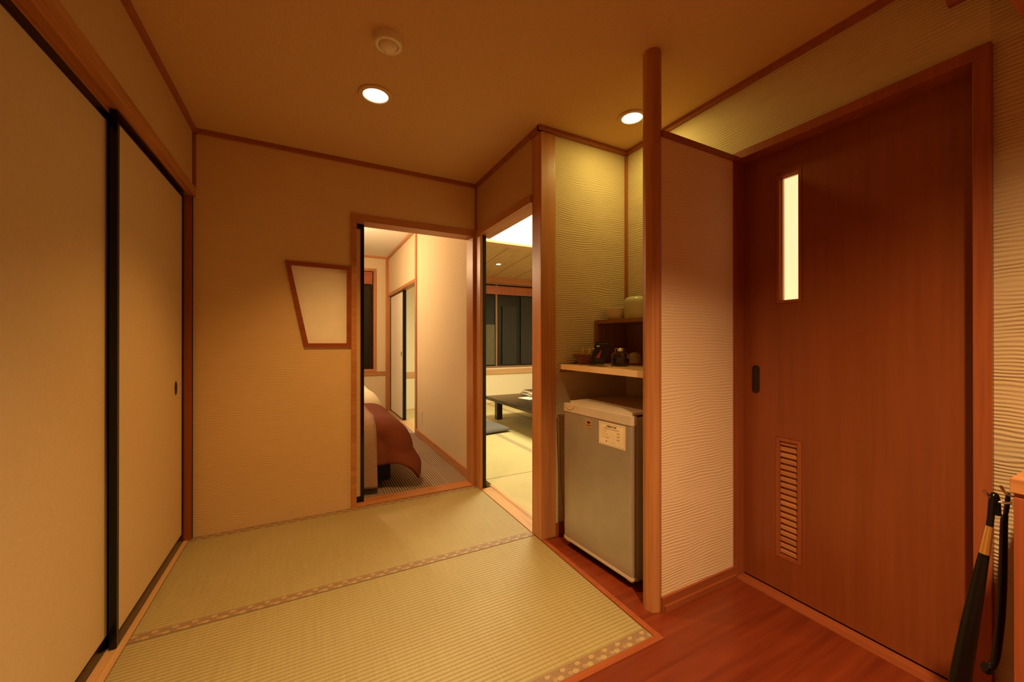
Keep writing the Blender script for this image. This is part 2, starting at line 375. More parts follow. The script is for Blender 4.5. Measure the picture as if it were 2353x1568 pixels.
# ------------------------------------------------------------------ mesh helpers
class MB:
    def __init__(self): self.bm = bmesh.new()
    def box(self, x0, x1, y0, y1, z0, z1, bev=0.0, seg=2):
        t = bmesh.new(); bmesh.ops.create_cube(t, size=1)
        for v in t.verts:
            v.co = Vector(((x0 + x1) / 2 + v.co.x * (x1 - x0), (y0 + y1) / 2 + v.co.y * (y1 - y0), (z0 + z1) / 2 + v.co.z * (z1 - z0)))
        if bev: bmesh.ops.bevel(t, geom=t.edges[:], offset=bev, segments=seg, profile=0.5, affect='EDGES')
        self.add(t); return self
    def add(self, t, mat=None):
        if mat is not None: t.transform(mat)
        me = bpy.data.meshes.new('tmp'); t.to_mesh(me); t.free(); self.bm.from_mesh(me); bpy.data.meshes.remove(me)
    def cyl(self, x, y, z0, z1, r, n=32, r2=None, bev=0.0):
        t = bmesh.new(); bmesh.ops.create_cone(t, cap_ends=True, segments=n, radius1=r, radius2=r if r2 is None else r2, depth=z1 - z0)
        t.transform(Matrix.Translation((x, y, (z0 + z1) / 2)))
        if bev:
            es = [e for e in t.edges if abs(e.verts[0].co.z - e.verts[1].co.z) < 1e-6]
            bmesh.ops.bevel(t, geom=es, offset=bev, segments=2, profile=0.5, affect='EDGES')
        self.add(t); return self
    def lathe(self, prof, cx=0, cy=0, n=40):
        """prof: list of (r, z)"""
        bm = self.bm; rings = []
        for r, z in prof:
            if r < 1e-6: rings.append([bm.verts.new((cx, cy, z))])
            else: rings.append([bm.verts.new((cx + r * math.cos(2 * PI * i / n), cy + r * math.sin(2 * PI * i / n), z)) for i in range(n)])
        for a, b in zip(rings, rings[1:]):
            for i in range(n):
                j = (i + 1) % n
                if len(a) == 1 and len(b) == 1: continue
                if len(a) == 1: bm.faces.new((a[0], b[i], b[j]))
                elif len(b) == 1: bm.faces.new((a[i], a[j], b[0]))
                else: bm.faces.new((a[i], a[j], b[j], b[i]))
        return self
    def tube(self, pts, rad, n=12, flat=None):
        """swept tube; rad scalar or list; flat=(axis vector, factor) squashes the section"""
        pts = [Vector(p) for p in pts]; bm = self.bm; rings = []
        up = Vector((0.13, 0.97, 0.21)).normalized()
        for i, p in enumerate(pts):
            d = (pts[min(i + 1, len(pts) - 1)] - pts[max(i - 1, 0)]).normalized()
            if flat: u = (flat[0] - d * flat[0].dot(d)).normalized()
            else: u = (up - d * up.dot(d)).normalized()
            v = d.cross(u); r = rad[i] if isinstance(rad, (list, tuple)) else rad
            k = flat[1] if flat else 1.0
            rings.append([bm.verts.new(p + u * (r * k * math.cos(2 * PI * j / n)) + v * (r * math.sin(2 * PI * j / n))) for j in range(n)])
            up = u
        for a, b in zip(rings, rings[1:]):
            for j in range(n): bm.faces.new((a[j], a[(j + 1) % n], b[(j + 1) % n], b[j]))
        bm.faces.new(list(reversed(rings[0]))); bm.faces.new(rings[-1])
        return self
    def prism(self, pts, d):
        """closed polygon (3-D points) pushed along vector d"""
        bm = self.bm; d = Vector(d)
        a = [bm.verts.new(p) for p in pts]; b = [bm.verts.new(Vector(p) + d) for p in pts]
        bm.faces.new(a); bm.faces.new(list(reversed(b)))
        n = len(pts)
        for i in range(n): bm.faces.new((a[i], b[i], b[(i + 1) % n], a[(i + 1) % n]))
        return self
    def ring(self, outer, inner, d):
        """polygonal frame between two loops of equal count, depth vector d"""
        bm = self.bm; d = Vector(d); n = len(outer)
        lo = [bm.verts.new(p) for p in outer]; li = [bm.verts.new(p) for p in inner]
        ho = [bm.verts.new(Vector(p) + d) for p in outer]; hi = [bm.verts.new(Vector(p) + d) for p in inner]
        for i in range(n):
            j = (i + 1) % n
            bm.faces.new((lo[i], lo[j], li[j], li[i])); bm.faces.new((ho[i], hi[i], hi[j], ho[j]))
            bm.faces.new((lo[i], ho[i], ho[j], lo[j])); bm.faces.new((li[i], li[j], hi[j], hi[i]))
        return self
    def build(self, name, mat, parent=None, smooth=None, loc=None):
        bmesh.ops.recalc_face_normals(self.bm, faces=self.bm.faces[:])
        me = bpy.data.meshes.new(name)
        if loc is not None: self.bm.transform(Matrix.Translation(-Vector(loc)))
        self.bm.to_mesh(me); self.bm.free()
        me.materials.append(mat)
        if smooth is not None:
            for p in me.polygons: p.use_smooth = True
            try: me.set_sharp_from_angle(angle=R(smooth))
            except Exception: pass
        o = bpy.data.objects.new(name, me); C.objects.link(o)
        if loc is not None: o.location = loc
        if parent is not None: o.parent = parent
        return o
def tag(o, label=None, cat=None, group=None, kind=None):
    if label: o['label'] = label
    if cat: o['category'] = cat
    if group: o['group'] = group
    if kind: o['kind'] = kind
    return o
def empty(name, loc=(0, 0, 0), rz=0, label=None, cat=None, group=None, kind=None):
    o = bpy.data.objects.new(name, None); C.objects.link(o); o.location = loc; o.rotation_euler = (0, 0, rz)
    o.empty_display_size = 0.05
    return tag(o, label, cat, group, kind)
def boxes(*bs, bev=0.0):
    m = MB()
    for b in bs: m.box(*b, bev=bev)
    return m
def S(name, m, mat, parent=None, **kw):
    o = m.build(name, mat, parent, **kw)
    if parent is None: o['kind'] = 'structure'
    return o

XL, XM, XD = -0.585, 1.175, 1.834
YB, YP, YQ = 2.845, 1.885, 1.163
ZC = 2.362

# ================================================================== THE SETTING
# floors
S('floor', boxes((1.203, 1.99, 1.044, 1.985, -0.06, 0), (-0.75, 1.99, -1.9, 1.044, -0.06, 0), (-0.75, 1.99, -1.9, 3.0, -0.12, -0.061)), M['floor'])
S('floor', boxes((-1.75, 1.172, 2.966, 6.75, -0.06, 0.0)), M['carpet'])
S('floor', boxes((1.29, 4.4, 1.99, 6.75, -0.12, -0.051)), M['floor'])
# ceilings
S('ceiling', boxes((-0.75, 1.99, -1.9, 2.85, ZC, ZC + 0.06)), M['ceil'])
S('ceiling', boxes((-1.75, 1.18, 2.88, 6.75, 2.51, 2.57)), M['bed_ceil'])
cm = MB()
def zc(y): return 2.33 + 0.095 * (6.57 - y)
cm.prism([(1.2, 1.98, zc(1.98)), (1.2, 6.65, zc(6.65)), (1.2, 6.65, zc(6.65) + .05), (1.2, 1.98, zc(1.98) + .05)], (3.2, 0, 0))
S('ceiling', cm, M['tat_ceil'])

# hall walls
S('wall_left', boxes((-0.75, XL, -1.9, YB, 2.018, ZC), (-0.75, -0.60, -1.9, 1.02, 0, 2.018), (-0.80, -0.72, 1.02, 2.9, 0, 2.018)), M['wall_smooth'])
TZ = [(-0.127, 1.644), (0.262, 1.640), (0.262, 1.094), (-0.017, 1.094)]   # slanted window, outer corners (x, z)
wb = MB()
wo = [(-1.75, ZC + .2), (0.270, ZC + .2), (0.270, 0), (-1.75, 0)]
hole = [(-0.112, 1.632), (0.250, 1.628), (0.250, 1.106), (-0.006, 1.106)]
wb.ring([(x, YB, z) for x, z in wo], [(x, YB, z) for x, z in hole], (0, 0.045, 0))
wb.box(0.270, 1.175, YB, YB + 0.12, 1.99, ZC + 0.2)
wb.box(-1.75, -0.585, YB - .02, YB, 0, ZC)
S('wall_back', wb, M['wall'])
S('wall_right', boxes((XM, 1.238, 1.985, YB + .1, 1.99, 2.85)), M['wall_smooth'])
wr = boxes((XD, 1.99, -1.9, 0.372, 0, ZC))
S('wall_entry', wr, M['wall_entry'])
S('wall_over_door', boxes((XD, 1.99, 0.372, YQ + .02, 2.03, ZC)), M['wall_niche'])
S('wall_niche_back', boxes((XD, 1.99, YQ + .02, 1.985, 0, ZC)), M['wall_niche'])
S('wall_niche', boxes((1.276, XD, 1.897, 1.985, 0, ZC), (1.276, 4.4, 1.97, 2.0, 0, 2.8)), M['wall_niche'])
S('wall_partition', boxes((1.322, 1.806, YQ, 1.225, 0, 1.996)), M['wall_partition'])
S('wall_front', boxes((-0.75, 1.99, -1.96, -1.9, 0, ZC)), M['wall_smooth'])
S('wall_lintel', boxes((XL, XD, 0.262, 0.298, 2.13, ZC)), M['wall_smooth'])
S('trim_1', boxes((XL, XD, 0.252, 0.306, 2.048, 2.13), bev=0.002), M['wood_x'])

# ceiling trim of the hall
T = 0.018
S('trim_2', boxes((XL, XM, YB - T, YB, 2.334, ZC), (XL, XL + T, 0.306, YB, 2.334, ZC), (XM - T, XM, 1.985, YB, 2.334, ZC)), M['trim_x'])
S('trim_3', boxes((XM - T, XD, YP - T * .6, YP + .012, 2.334, ZC), (XM - T, XM + .01, YP, 1.99, 2.334, ZC), (XD - T, XD, 0.306, 1.90, 2.334, ZC)), M['trim_x'])
S('trim_4', boxes((XL, XL + .014, YB - .014, YB, 2.018, 2.334), (XM - .014, XM, YB - .014, YB, 2.0, 2.334)), M['trim_z'])
S('trim_5', boxes((XD - .016, XD, 1.881, 1.897, 1.26, 2.334)), M['trim_z'])
S('trim_6', boxes((1.322, 1.822, YQ - .010, 1.232, 1.996, 2.022), bev=0.002), M['trim_x'])
# rounded wooden rail end high on the entry wall
rr = MB()
pr = [(XD, 2.205), (XD - .022, 2.205), (XD - .034, 2.225), (XD - .038, 2.27), (XD, 2.27)]
rr.prism([(x, 0.3065, z) for x, z in pr], (0, 0.150, 0))
S('trim_7', rr, M['lacq_y'])

# left track: kamoi, sill, corner jamb
S('trim_8', boxes((-0.601, XL + .012, 1.02, YB, 1.966, 2.018), (-0.72, -0.601, 1.02, YB, 1.990, 2.018), (-0.651, -0.6455, 1.02, YB, 1.975, 1.990), (-0.72, XL, -1.9, 1.02, 1.966, 2.018)), M['wood_y'])
S('trim_9', boxes((-0.72, -0.601, 1.02, YB, -0.06, -0.004), (-0.622, -0.600, 1.02, YB, -0.06, 0.0), (-0.651, -0.645, 1.02, YB, -0.06, 0.0)), M['pale_y'])
S('trim_10', boxes((-0.622, XL, 2.822, YB, 0, 1.966), (-0.69, XL, 1.0, 1.03, 0, 1.966)), M['lacq_z'])
# wooden strips around the hall mats
S('trim_11', boxes((1.1765, 1.202, 1.045, 1.884, -0.05, 0.003), (-0.60, 1.1765, 1.045, 1.071, -0.05, 0.003)), M['lacq_x'])

# back doorway frame
fr = boxes((0.262, 0.296, YB - .012, YB + .125, 0.0, 2.004), (0.296, 1.175, YB - .010, YB + .125, 1.954, 2.0), (0.296, 1.175, YB + .0, YB + .125, 0.0001, 0.008), bev=0.0015)
S('trim_12', fr, M['wood_x'])
S('trim_13', boxes((1.143, 1.1865, YB - .006, YB + .13, 0, 1.955), (1.166, 1.1865, 2.745, YB - .006, 0, 1.955), bev=0.0015), M['wood_z'])
# tatami-room doorway: lintel and sill
S('trim_14', boxes((XM - .012, 1.29, 1.986, YB, 1.953, 2.0), bev=0.0015), M['wood_y'])
S('trim_15', boxes((1.1765, 1.262, 1.986, 2.752, -0.05, 0.004), (1.266, 1.289, 1.986, 2.80, -0.05, 0.004)), M['pale_y'])

# square pillar and rounded post
p = MB().box(XM, 1.276, YP, 1.985, 0, ZC - .03, bev=0.003).build('square_pillar', M['wood_z'])
tag(p, 'square red-brown wooden pillar between the tatami-room doorway and the fridge niche', 'pillar')
pm = MB()
n = 40; pts = []
for i in range(n):
    a = 2 * PI * i / n
    r = 0.0365 + 0.0012 * math.cos(8 * a)
    pts.append((1.3015 + r * math.cos(a), 1.194 + r * math.sin(a), 0))
pm.prism(pts, (0, 0, ZC))
p = pm.build('round_post', M['wood_z'], smooth=40)
tag(p, 'rounded cedar post from floor to ceiling at the end of the low partition', 'post')

# baseboards
S('baseboard_niche', boxes((1.2765, 1.834, 1.886, 1.897, 0, 0.072)), M['lacq_x'])
S('baseboard_partition', boxes((1.316, 1.806, 1.152, YQ, 0, 0.056), (1.322, 1.806, 1.142, 1.152, 0, 0.024)), M['lacq_x'])
S('baseboard_bedroom', boxes((1.160, XM, 2.976, 4.705, 0, 0.078)), M['wood_y'])

# slanted window beside the doorway
w1 = empty('window_1', (0.07, YB, 1.094), kind='structure', label='slanted four-sided wooden window with white paper beside the bedroom doorway', cat='window')
LO = Vector((0.07, YB, 1.094))
def shrink(poly, d):
    """inset a convex clockwise polygon by d"""
    out = []
    n = len(poly)
    for i in range(n):
        p0, p1, p2 = Vector(poly[i - 1]), Vector(poly[i]), Vector(poly[(i + 1) % n])
        d1 = (p1 - p0).normalized(); d2 = (p2 - p1).normalized()
        n1 = Vector((d1.y, -d1.x)); n2 = Vector((d2.y, -d2.x))
        k = (n1 + n2); k = k / (1 + n1.dot(n2))
        out.append(tuple(p1 + k * d))
    return out
inn = shrink(TZ, 0.026)
fm = MB().ring([(x, YB - .010, z) for x, z in TZ], [(x, YB - .010, z) for x, z in inn], (0, 0.036, 0))
fo = fm.build('window_frame', M['lacq_x'], loc=LO); fo.parent = w1; fo.location = (0, 0, 0)
po = MB().prism([(x, YB + .016, z) for x, z in shrink(TZ, 0.018)], (0, 0.004, 0)).build('paper_pane', M['shoji'], loc=LO); po.parent = w1; po.location = (0, 0, 0)

# ------------------------------------------------------------------ sliding paper doors
def pull(mb_loc, parent, rx=0.017, rz=0.036):
    m = MB(); x, z = mb_loc; bm = m.bm; n = 28
    prof = [(1.0, -0.0010), (1.0, -0.0035), (0.88, -0.0040), (0.78, -0.0020), (0.72, -0.0006), (0.0, -0.0004)]
    rings = []
    for k, y in prof:
        if k == 0: rings.append([bm.verts.new((x, y, z))])
        else: rings.append([bm.verts.new((x + rx * k * math.cos(2 * PI * i / n), y, z + rz * k * math.sin(2 * PI * i / n))) for i in range(n)])
    for a, b in zip(rings, rings[1:]):
        for i in range(n):
            j = (i + 1) % n
            if len(b) == 1: bm.faces.new((a[i], a[j], b[0]))
            else: bm.faces.new((a[i], a[j], b[j], b[i]))
    return m.build('finger_pull', M['bronze'], parent, smooth=50)
def fusuma(name, origin, rz, width, height, pull_x=None, pull_z=0.88, rail=0.020, thick=0.022, label=None, stile=None, paper='paper'):
    """local x = width, local -y faces the viewer, z up"""
    st = stile or rail
    d = empty(name, origin, rz, kind='structure', label=label, cat='sliding door')
    boxes((0, st, 0, thick, 0, height), (width - st, width, 0, thick, 0, height),
          (st, width - st, 0, thick, 0, rail * 1.15), (st, width - st, 0, thick, height - rail, height), bev=0.0012).build('door_frame', M['black'], d)
    boxes((st - .002, width - st + .002, 0.0035, thick - .0035, rail - .002, height - rail + .002)).build('paper_panel', M[paper], d)
    if pull_x is not None:
        o = pull((pull_x, pull_z), d); o.location = (0, 0.0035, 0)
    return d
# on the left wall (viewer side = +X): rotate so that local -y -> +x : rz = +90deg, local x -> +y
fusuma('door_1', (-0.6225, 1.952, 0.0), R(90), 0.870, 1.986, 0.870 - 0.135, 0.882, rail=0.042, stile=0.020, label='cream paper sliding door with black frame nearest the back corner')
fusuma('door_2', (-0.6520, 1.085, 0.0), R(90), 0.905, 1.986, 0.09, 0.882, rail=0.042, stile=0.020, label='cream paper sliding door behind, nearest the camera on the left')
# bedroom doorway, slid open to the left (viewer side = -Y)
fusuma('door_3', (-0.46, YB + 0.060, 0.008), 0, 0.812, 1.946, 0.71, 0.88, rail=0.036, label='cream paper sliding door slid open in the bedroom doorway', stile=0.024)
# tatami-room doorway, slid open behind the corner post (viewer side = -X)
fusuma('door_4', (1.221, 2.757, 0.004), R(90), 0.80, 1.948, label='black-edged sliding door slid open in the tatami-room doorway', stile=0.028, thick=0.033)
# between bedroom and tatami room
fusuma('door_7', (1.234, 6.56, 0.004), R(-90), 0.900, 1.866, stile=0.03, label='second sliding door stacked behind the white one at the far end of the bedroom')
fusuma('door_5', (1.204, 6.56, 0.004), R(-90), 0.905, 1.866, 0.905 - 0.10, 0.95, label='white paper sliding door at the far end of the bedroom', stile=0.014, paper='paper_white')

# ------------------------------------------------------------------ big wooden sliding door with frame
d6 = empty('door_6', (1.888, 0.405, 0.005), kind='structure', label='large red-brown wooden sliding door with slim lit pane and louvre', cat='door')
def loc6(m, name, mat, parent, **kw):
    o = m.build(name, mat, None, loc=(1.888, 0.405, 0.005), **kw); o.parent = parent; o.location = (0, 0, 0); return o
WY0, WY1, WZ0, WZ1 = 0.906, 1.012, 1.302, 1.886
VY0, VY1, VZ0, VZ1 = 0.908, 1.016, 0.158, 0.700
X0, X1 = 1.888, 1.922
pan = boxes((X0, X1, 0.400, WY0, 0.008, 1.996), (X0, X1, VY1, 1.166, 0.008, 1.996), (X0, X1, WY0, VY1, VZ1, WZ0),
            (X0, X1, WY0, VY1, WZ1, 1.996), (X0, X1, WY0, VY1, 0.008, VZ0), (X0, X1, WY1, VY1, WZ0, WZ1), (X0, X1, WY0, VY0, VZ0, VZ1))
bmesh.ops.remove_doubles(pan.bm, verts=pan.bm.verts[:], dist=1e-5)
loc6(pan, 'door_panel', M['door'], d6)
def rect(y0, y1, z0, z1, x): return [(x, y0, z0), (x, y1, z0), (x, y1, z1), (x, y0, z1)]
q = loc6(MB().ring(rect(WY0 + .0015, WY1 - .0015, WZ0 + .0015, WZ1 - .0015, X0 - .001), rect(WY0 + .015, WY1 - .015, WZ0 + .015, WZ1 - .015, X0 - .001), (0.03, 0, 0)), 'pane_frame', M['lacq_z'], d6)
loc6(boxes((X0 + .026, X0 + .030, WY0 + .012, WY1 - .012, WZ0 + .012, WZ1 - .012)), 'frosted_pane', M['door_glass'], d6)
loc6(boxes((X0 + .012, X0 + .026, WY1 - .022, WY1 - .015, WZ0 + .015, WZ1 - .015), (X0 + .012, X0 + .026, WY0 + .015, WY1 - .015, WZ1 - .020, WZ1 - .015)), 'glazing_bead', M['pale_z'], d6)
loc6(MB().ring(rect(VY0 + .0015, VY1 - .0015, VZ0 + .0015, VZ1 - .0015, X0 - .001), rect(VY0 + .018, VY1 - .018, VZ0 + .016, VZ1 - .016, X0 - .001), (0.03, 0, 0)), 'vent_frame', M['lacq_z'], d6)
lv = MB(); ns = 19; zz0 = VZ0 + .014; hh = (VZ1 - VZ0 - .028) / ns
for i in range(ns):
    z = zz0 + i * hh
    lv.prism([(X0 + .022, VY0 + .012, z + .001), (X0 + .007, VY0 + .012, z + hh * .30), (X0 + .007, VY0 + .012, z + hh * .78), (X0 + .022, VY0 + .012, z + hh * .99)], (0, VY1 - VY0 - .024, 0))
lv.box(X0 + .022, X0 + .028, VY0 + .012, VY1 - .012, VZ0 + .012, VZ1 - .012)
loc6(lv, 'louvre', M['wood_y'], d6)
# recessed pull
hm = MB(); bm = hm.bm; nn = 16
def stad(hw, hz, x, cy=1.102, cz=0.953):
    o = []
    for i in range(nn + 1): a = PI * i / nn; o.append((x, cy + hw * math.cos(a), cz + (hz - hw) + hw * math.sin(a)))
    for i in range(nn + 1): a = PI + PI * i / nn; o.append((x, cy + hw * math.cos(a), cz - (hz - hw) + hw * math.sin(a)))
    return o
loops = [stad(.0165, .066, X0), stad(.0165, .066, X0 - .0035), stad(.0135, .063, X0 - .0045), stad(.0105, .060, X0 - .0035), stad(.0095, .059, X0 - .0006)]
vl = [[bm.verts.new(q_) for q_ in lp] for lp in loops]
for a, b in zip(vl, vl[1:]):
    for i in range(len(a)): bm.faces.new((a[i], a[(i + 1) % len(a)], b[(i + 1) % len(a)], b[i]))
bm.faces.new(vl[-1])
loc6(hm, 'recessed_pull', M['bronze'], d6, smooth=50)
# its frame and sill
S('trim_16', boxes((1.812, 1.97, 0.366, 1.168, 1.996, 2.034), (1.812, 1.97, 0.366, 0.404, 0, 1.996), bev=0.002), M['lacq_z'])
S('trim_17', boxes((1.806, 1.93, 1.160, 1.186, 0, 1.996), bev=0.002), M['lacq_z'])
S('trim_18', boxes((1.814, 1.884, 0.404, 1.159, 0.0002, 0.0035)), M['lacq_y'])

# ================================================================== HALL MATS
def mat(x0, x1, y0, y1, borders, label, rush, long='x', group=None, hb=0.048):
    """tatami mat, top at z=0; borders: list of sides among 'n','s','e','w'"""
    t = empty('tatami_mat', ((x0 + x1) / 2, (y0 + y1) / 2, -0.05), label=label, cat='tatami mat', group=group)
    cx, cy = (x0 + x1) / 2, (y0 + y1) / 2
    g = 0.0012
    boxes((x0 - cx + g, x1 - cx - g, y0 - cy + g, y1 - cy - g, 0, 0.050), bev=0.0015).build('rush_surface', rush, t)
    for s in borders:
        if s in 'ns':
            ya, yb_ = (y1 - cy - hb, y1 - cy - g) if s == 'n' else (y0 - cy + g, y0 - cy + hb)
            o = boxes((x0 - cx + g, x1 - cx - g, 0, hb - g, 0, 0.0012)); hm_ = M['heri_x']; lo = (0, ya, 0.050)
        else:
            xa, xb_ = (x1 - cx - hb, x1 - cx - g) if s == 'e' else (x0 - cx + g, x0 - cx + hb)
            o = boxes((0, hb - g, y0 - cy + g, y1 - cy - g, 0, 0.0012)); hm_ = M['heri_y']; lo = (xa, 0, 0.050)
        ob = o.build('cloth_border', hm_, t); ob.location = lo
mat(-0.598, 1.1755, 1.072, 1.955, ['s'], 'hall tatami mat in the foreground with a brocade border along its near edge', M['tatami_x'])
mat(-0.598, 1.1755, 1.955, YB, ['s', 'n'], 'hall tatami mat against the back wall in front of the bedroom doorway', M['tatami_x'])
# tatami room mats
mat(1.291, 3.05, 2.05, 2.932, ['n'], 'tatami mat just inside the tatami-room doorway', M['tatami_x2'], hb=0.008)
mat(1.291, 2.052, 2.932, 4.70, ['e'], 'bright tatami mat with the blue cushion lying over its far right corner', M['tatami_y'], 'y', hb=0.034)
mat(2.052, 2.905, 2.932, 4.70, ['w', 'e'], 'tatami mat shaded by the near part of the low black table', M['tatami_y'], 'y', hb=0.034)
mat(1.291, 2.052, 4.70, 6.56, ['e'], 'tatami mat seen through the far opening of the bedroom', M['tatami_y'], 'y', hb=0.034)
mat(2.052, 2.905, 4.70, 6.50, ['w', 'e'], 'tatami mat under the far left leg of the black table', M['tatami_y'], 'y', hb=0.034)
mat(2.905, 3.78, 2.932, 6.50, ['w'], 'tatami mat beyond the right border strip under the table', M['tatami_y'], 'y', hb=0.034)

# ================================================================== CEILING FITTINGS
def downlight(x, y, z, r, glass, label, tilt=0.0):
    t = empty('downlight', (x, y, z), label=label, cat='downlight'); t.rotation_euler = (tilt, 0, 0)
    MB().lathe([(r, -0.0005), (r * 1.0, -0.004), (r * 0.95, -0.0075), (r * 0.88, -0.0085), (r * 0.86, -0.0070), (r * 0.84, -0.0085), (r * 0.79, -0.0078), (r * 0.74, -0.0075), (r * .72, -0.0005)], n=64).build('trim_ring', M['ring'], t, smooth=60)
    MB().lathe([(r * 0.72, -0.0030), (r * 0.5, -0.0038), (0, -0.0042)], n=48).build('lamp_glass', glass, t, smooth=60)
    return t
downlight(0.300, 2.035, ZC, 0.083, M['lamp'], 'round recessed downlight in the middle of the hall ceiling')
downlight(1.575, 1.585, ZC, 0.075, M['lamp_white'], 'bright white downlight over the niche, half hidden by the round post')
downlight(0.68, -0.12, ZC, 0.083, M['lamp'], 'entry downlight behind the hanging lintel')
downlight(2.775, 5.765, zc(5.765), 0.055, M['lamp_white'], 'small downlight in the sloping board ceiling of the tatami room', tilt=math.atan(-0.095))

s = empty('motion_sensor', (0.290, 1.632, ZC), label='round white sensor with a domed lens on the hall ceiling', cat='ceiling sensor')
MB().lathe([(0.054, 0), (0.054, -0.020), (0.0525, -0.030), (0.0500, -0.0325), (0.0395, -0.0325), (0.0375, -0.029), (0.0375, -0.024), (0, -0.024)], n=64).build('housing', M['white'], s, smooth=35)
MB().lathe([(0.0365, -0.0245), (0.0360, -0.032), (0.031, -0.0405), (0.020, -0.0470), (0.009, -0.0490), (0, -0.0493)], n=48).build('dome_lens', M['bowl'], s, smooth=60)
for a in (100, 220, 340):
    MB().cyl(0.0455 * math.cos(R(a)), 0.0455 * math.sin(R(a)), -0.0334, -0.0320, 0.0016, 10).build('screw', M['gasket'], s)

# ================================================================== NICHE
NS = empty('niche_shelf', (1.302, 1.55, 0.972), label='pale wooden shelf board across the niche above the fridge', cat='shelf')
o = boxes((0, 0.532, 1.236 - 1.55, 1.885 - 1.55, 0, 0.027)).build('shelf_board', M['pale_y'], NS)
boxes((-0.003, 0.0, 1.236 - 1.55, 1.885 - 1.55, -0.001, 0.028), bev=0.0008).build('edge_band', plain('maple_edge_band', (0.88, 0.64, 0.36), 0.35), NS)
boxes((0.01, 0.53, 1.8853 - 1.55, 1.8965 - 1.55, -0.02, 0.002)).build('wall_batten', M['brown_x'], NS)
U = empty('shelf_riser', (1.568, 1.55, 1.000), label='dark brown open box shelf standing at the back of the niche shelf', cat='shelf unit')
boxes((0, 0.262, 1.240 - 1.55, 1.894 - 1.55, 0.240, 0.262), bev=0.001).build('top_board', M['brown_y'], U)
boxes((0.0, 0.262, 1.876 - 1.55, 1.894 - 1.55, 0, 0.240)).build('side_panel', M['brown_z'], U)
boxes((0.0, 0.262, 1.240 - 1.55, 1.258 - 1.55, 0, 0.240)).build('side_panel', M['brown_z'], U)
boxes((0.252, 0.262, 1.258 - 1.55, 1.876 - 1.55, 0, 0.240)).build('back_panel', M['brown_z'], U)
boxes((0.004, 0.024, 1.866 - 1.55, 1.876 - 1.55, 0, 0.240)).build('front_post', M['brown_z'], U)

b = MB().lathe([(0, 0.004), (0.034, 0.004), (0.036, 0.0), (0.044, 0.0), (0.052, 0.010), (0.068, 0.046), (0.0745, 0.068), (0.0735, 0.0695), (0.071, 0.067), (0.064, 0.046), (0.048, 0.014), (0, 0.010)], n=56).build('bowl', M['bowl'], None, smooth=50)
b.location = (1.668, 1.806, 1.2622); tag(b, 'small cream bowl on top of the brown box shelf', 'bowl')
b = empty('lidded_pot', (1.690, 1.665, 1.2622), label='pale green rounded pot beside the cream bowl, partly behind the post', cat='pot')
MB().lathe([(0, 0), (0.066, 0), (0.070, 0.004), (0.0705, 0.03), (0.0705, 0.06), (0.0705, 0.090), (0.0695, 0.103), (0.066, 0.114), (0.059, 0.122), (0.048, 0.127), (0.03, 0.130), (0, 0.131)], n=56).build('pot_body', M['pot'], b, smooth=50)
MB().lathe([(0, 0.1305), (0.010, 0.1305), (0.010, 0.134), (0.016, 0.140), (0.016, 0.146), (0.0, 0.148)], n=32).build('lid_knob', M['pot'], b, smooth=50)

k = empty('wicker_basket', (1.436, 1.806, 0.9995), label='red-brown woven wicker basket holding paper packets on the niche shelf', cat='basket')
MB().lathe([(0, 0.003), (0.040, 0.002), (0.046, 0.0), (0.050, 0.004), (0.066, 0.034), (0.078, 0.056), (0.075, 0.057), (0.062, 0.036), (0.047, 0.009), (0, 0.008)], n=64).build('basket_body', M['basket'], k, smooth=60)
rim = MB(); rp = []
for i in range(97):
    a = 2 * PI * i / 96; rp.append((0.0775 * math.cos(a), 0.0775 * math.sin(a), 0.058 + 0.0012 * math.sin(a * 24)))
rim.tube(rp, 0.0042, 8); rim.build('braided_rim', M['basket'], k, smooth=60)
for (dx, dy, rz, tl) in ((0.010, -0.020, 0.5, 0.25), (0.030, -0.040, 1.1, -0.3), (-0.012, 0.012, 0.2, 0.5)):
    pk = boxes((-0.026, 0.026, -0.0025, 0.0025, 0, 0.058), bev=0.0015).build('paper_packet', M['packet'])
    pk.location = (1.436 + dx, 1.806 + dy, 1.034); pk.rotation_euler = (tl * 0.5, tl * .3, rz)
    tag(pk, 'cream paper packet standing in the wicker basket', 'packet', 'paper packets in the basket')

ms = empty('menu_stand', (1.372, 1.645, 0.9995), label='slanted clear stand holding a black card with a red triangle on the niche shelf', cat='menu stand')
ms.rotation_euler = (0, 0, R(-86.5))      # local -y faces -x (viewer); local x -> towards camera (-y)
def lean(o):  o.rotation_euler = (R(-23), 0, 0); return o
Hs, Ws = 0.146, 0.112
W2 = Ws / 2
lean(boxes((-W2, W2, 0.0, 0.0016, 0.004, Hs), bev=0.0004).build('acrylic_sheet', M['acrylic'], ms))
cd = lean(boxes((-W2 + .003, W2 - .003, -0.0016, -0.0004, 0.010, Hs - .003)).build('black_card', M['menu'], ms))
def onc(m, name, mat): o = m.build(name, mat, cd); return o
onc(boxes((-0.040, -0.018, -0.0020, -0.00165, 0.112, 0.118)), 'white_caption', M['menu_white'])
onc(MB().prism([(-0.022, -0.0020, 0.046), (0.010, -0.0020, 0.046), (0.008, -0.0020, 0.098)], (0, 0.0003, 0)), 'red_triangle_print', M['menu_red'])
onc(boxes((-0.034, 0.040, -0.0020, -0.00165, 0.128, 0.132)), 'print_line', M['menu_grey'])
onc(boxes((-0.020, 0.036, -0.0020, -0.00165, 0.036, 0.038)), 'print_line', M['menu_grey'])
onc(boxes((-0.020, 0.030, -0.0020, -0.00165, 0.030, 0.032)), 'print_line', M['menu_grey'])
boxes((-W2, W2, -0.012, 0.030, 0.0, 0.0022), (-W2, W2, -0.014, -0.012, 0.0, 0.009), bev=0.0004).build('foot', M['acrylic'], ms)

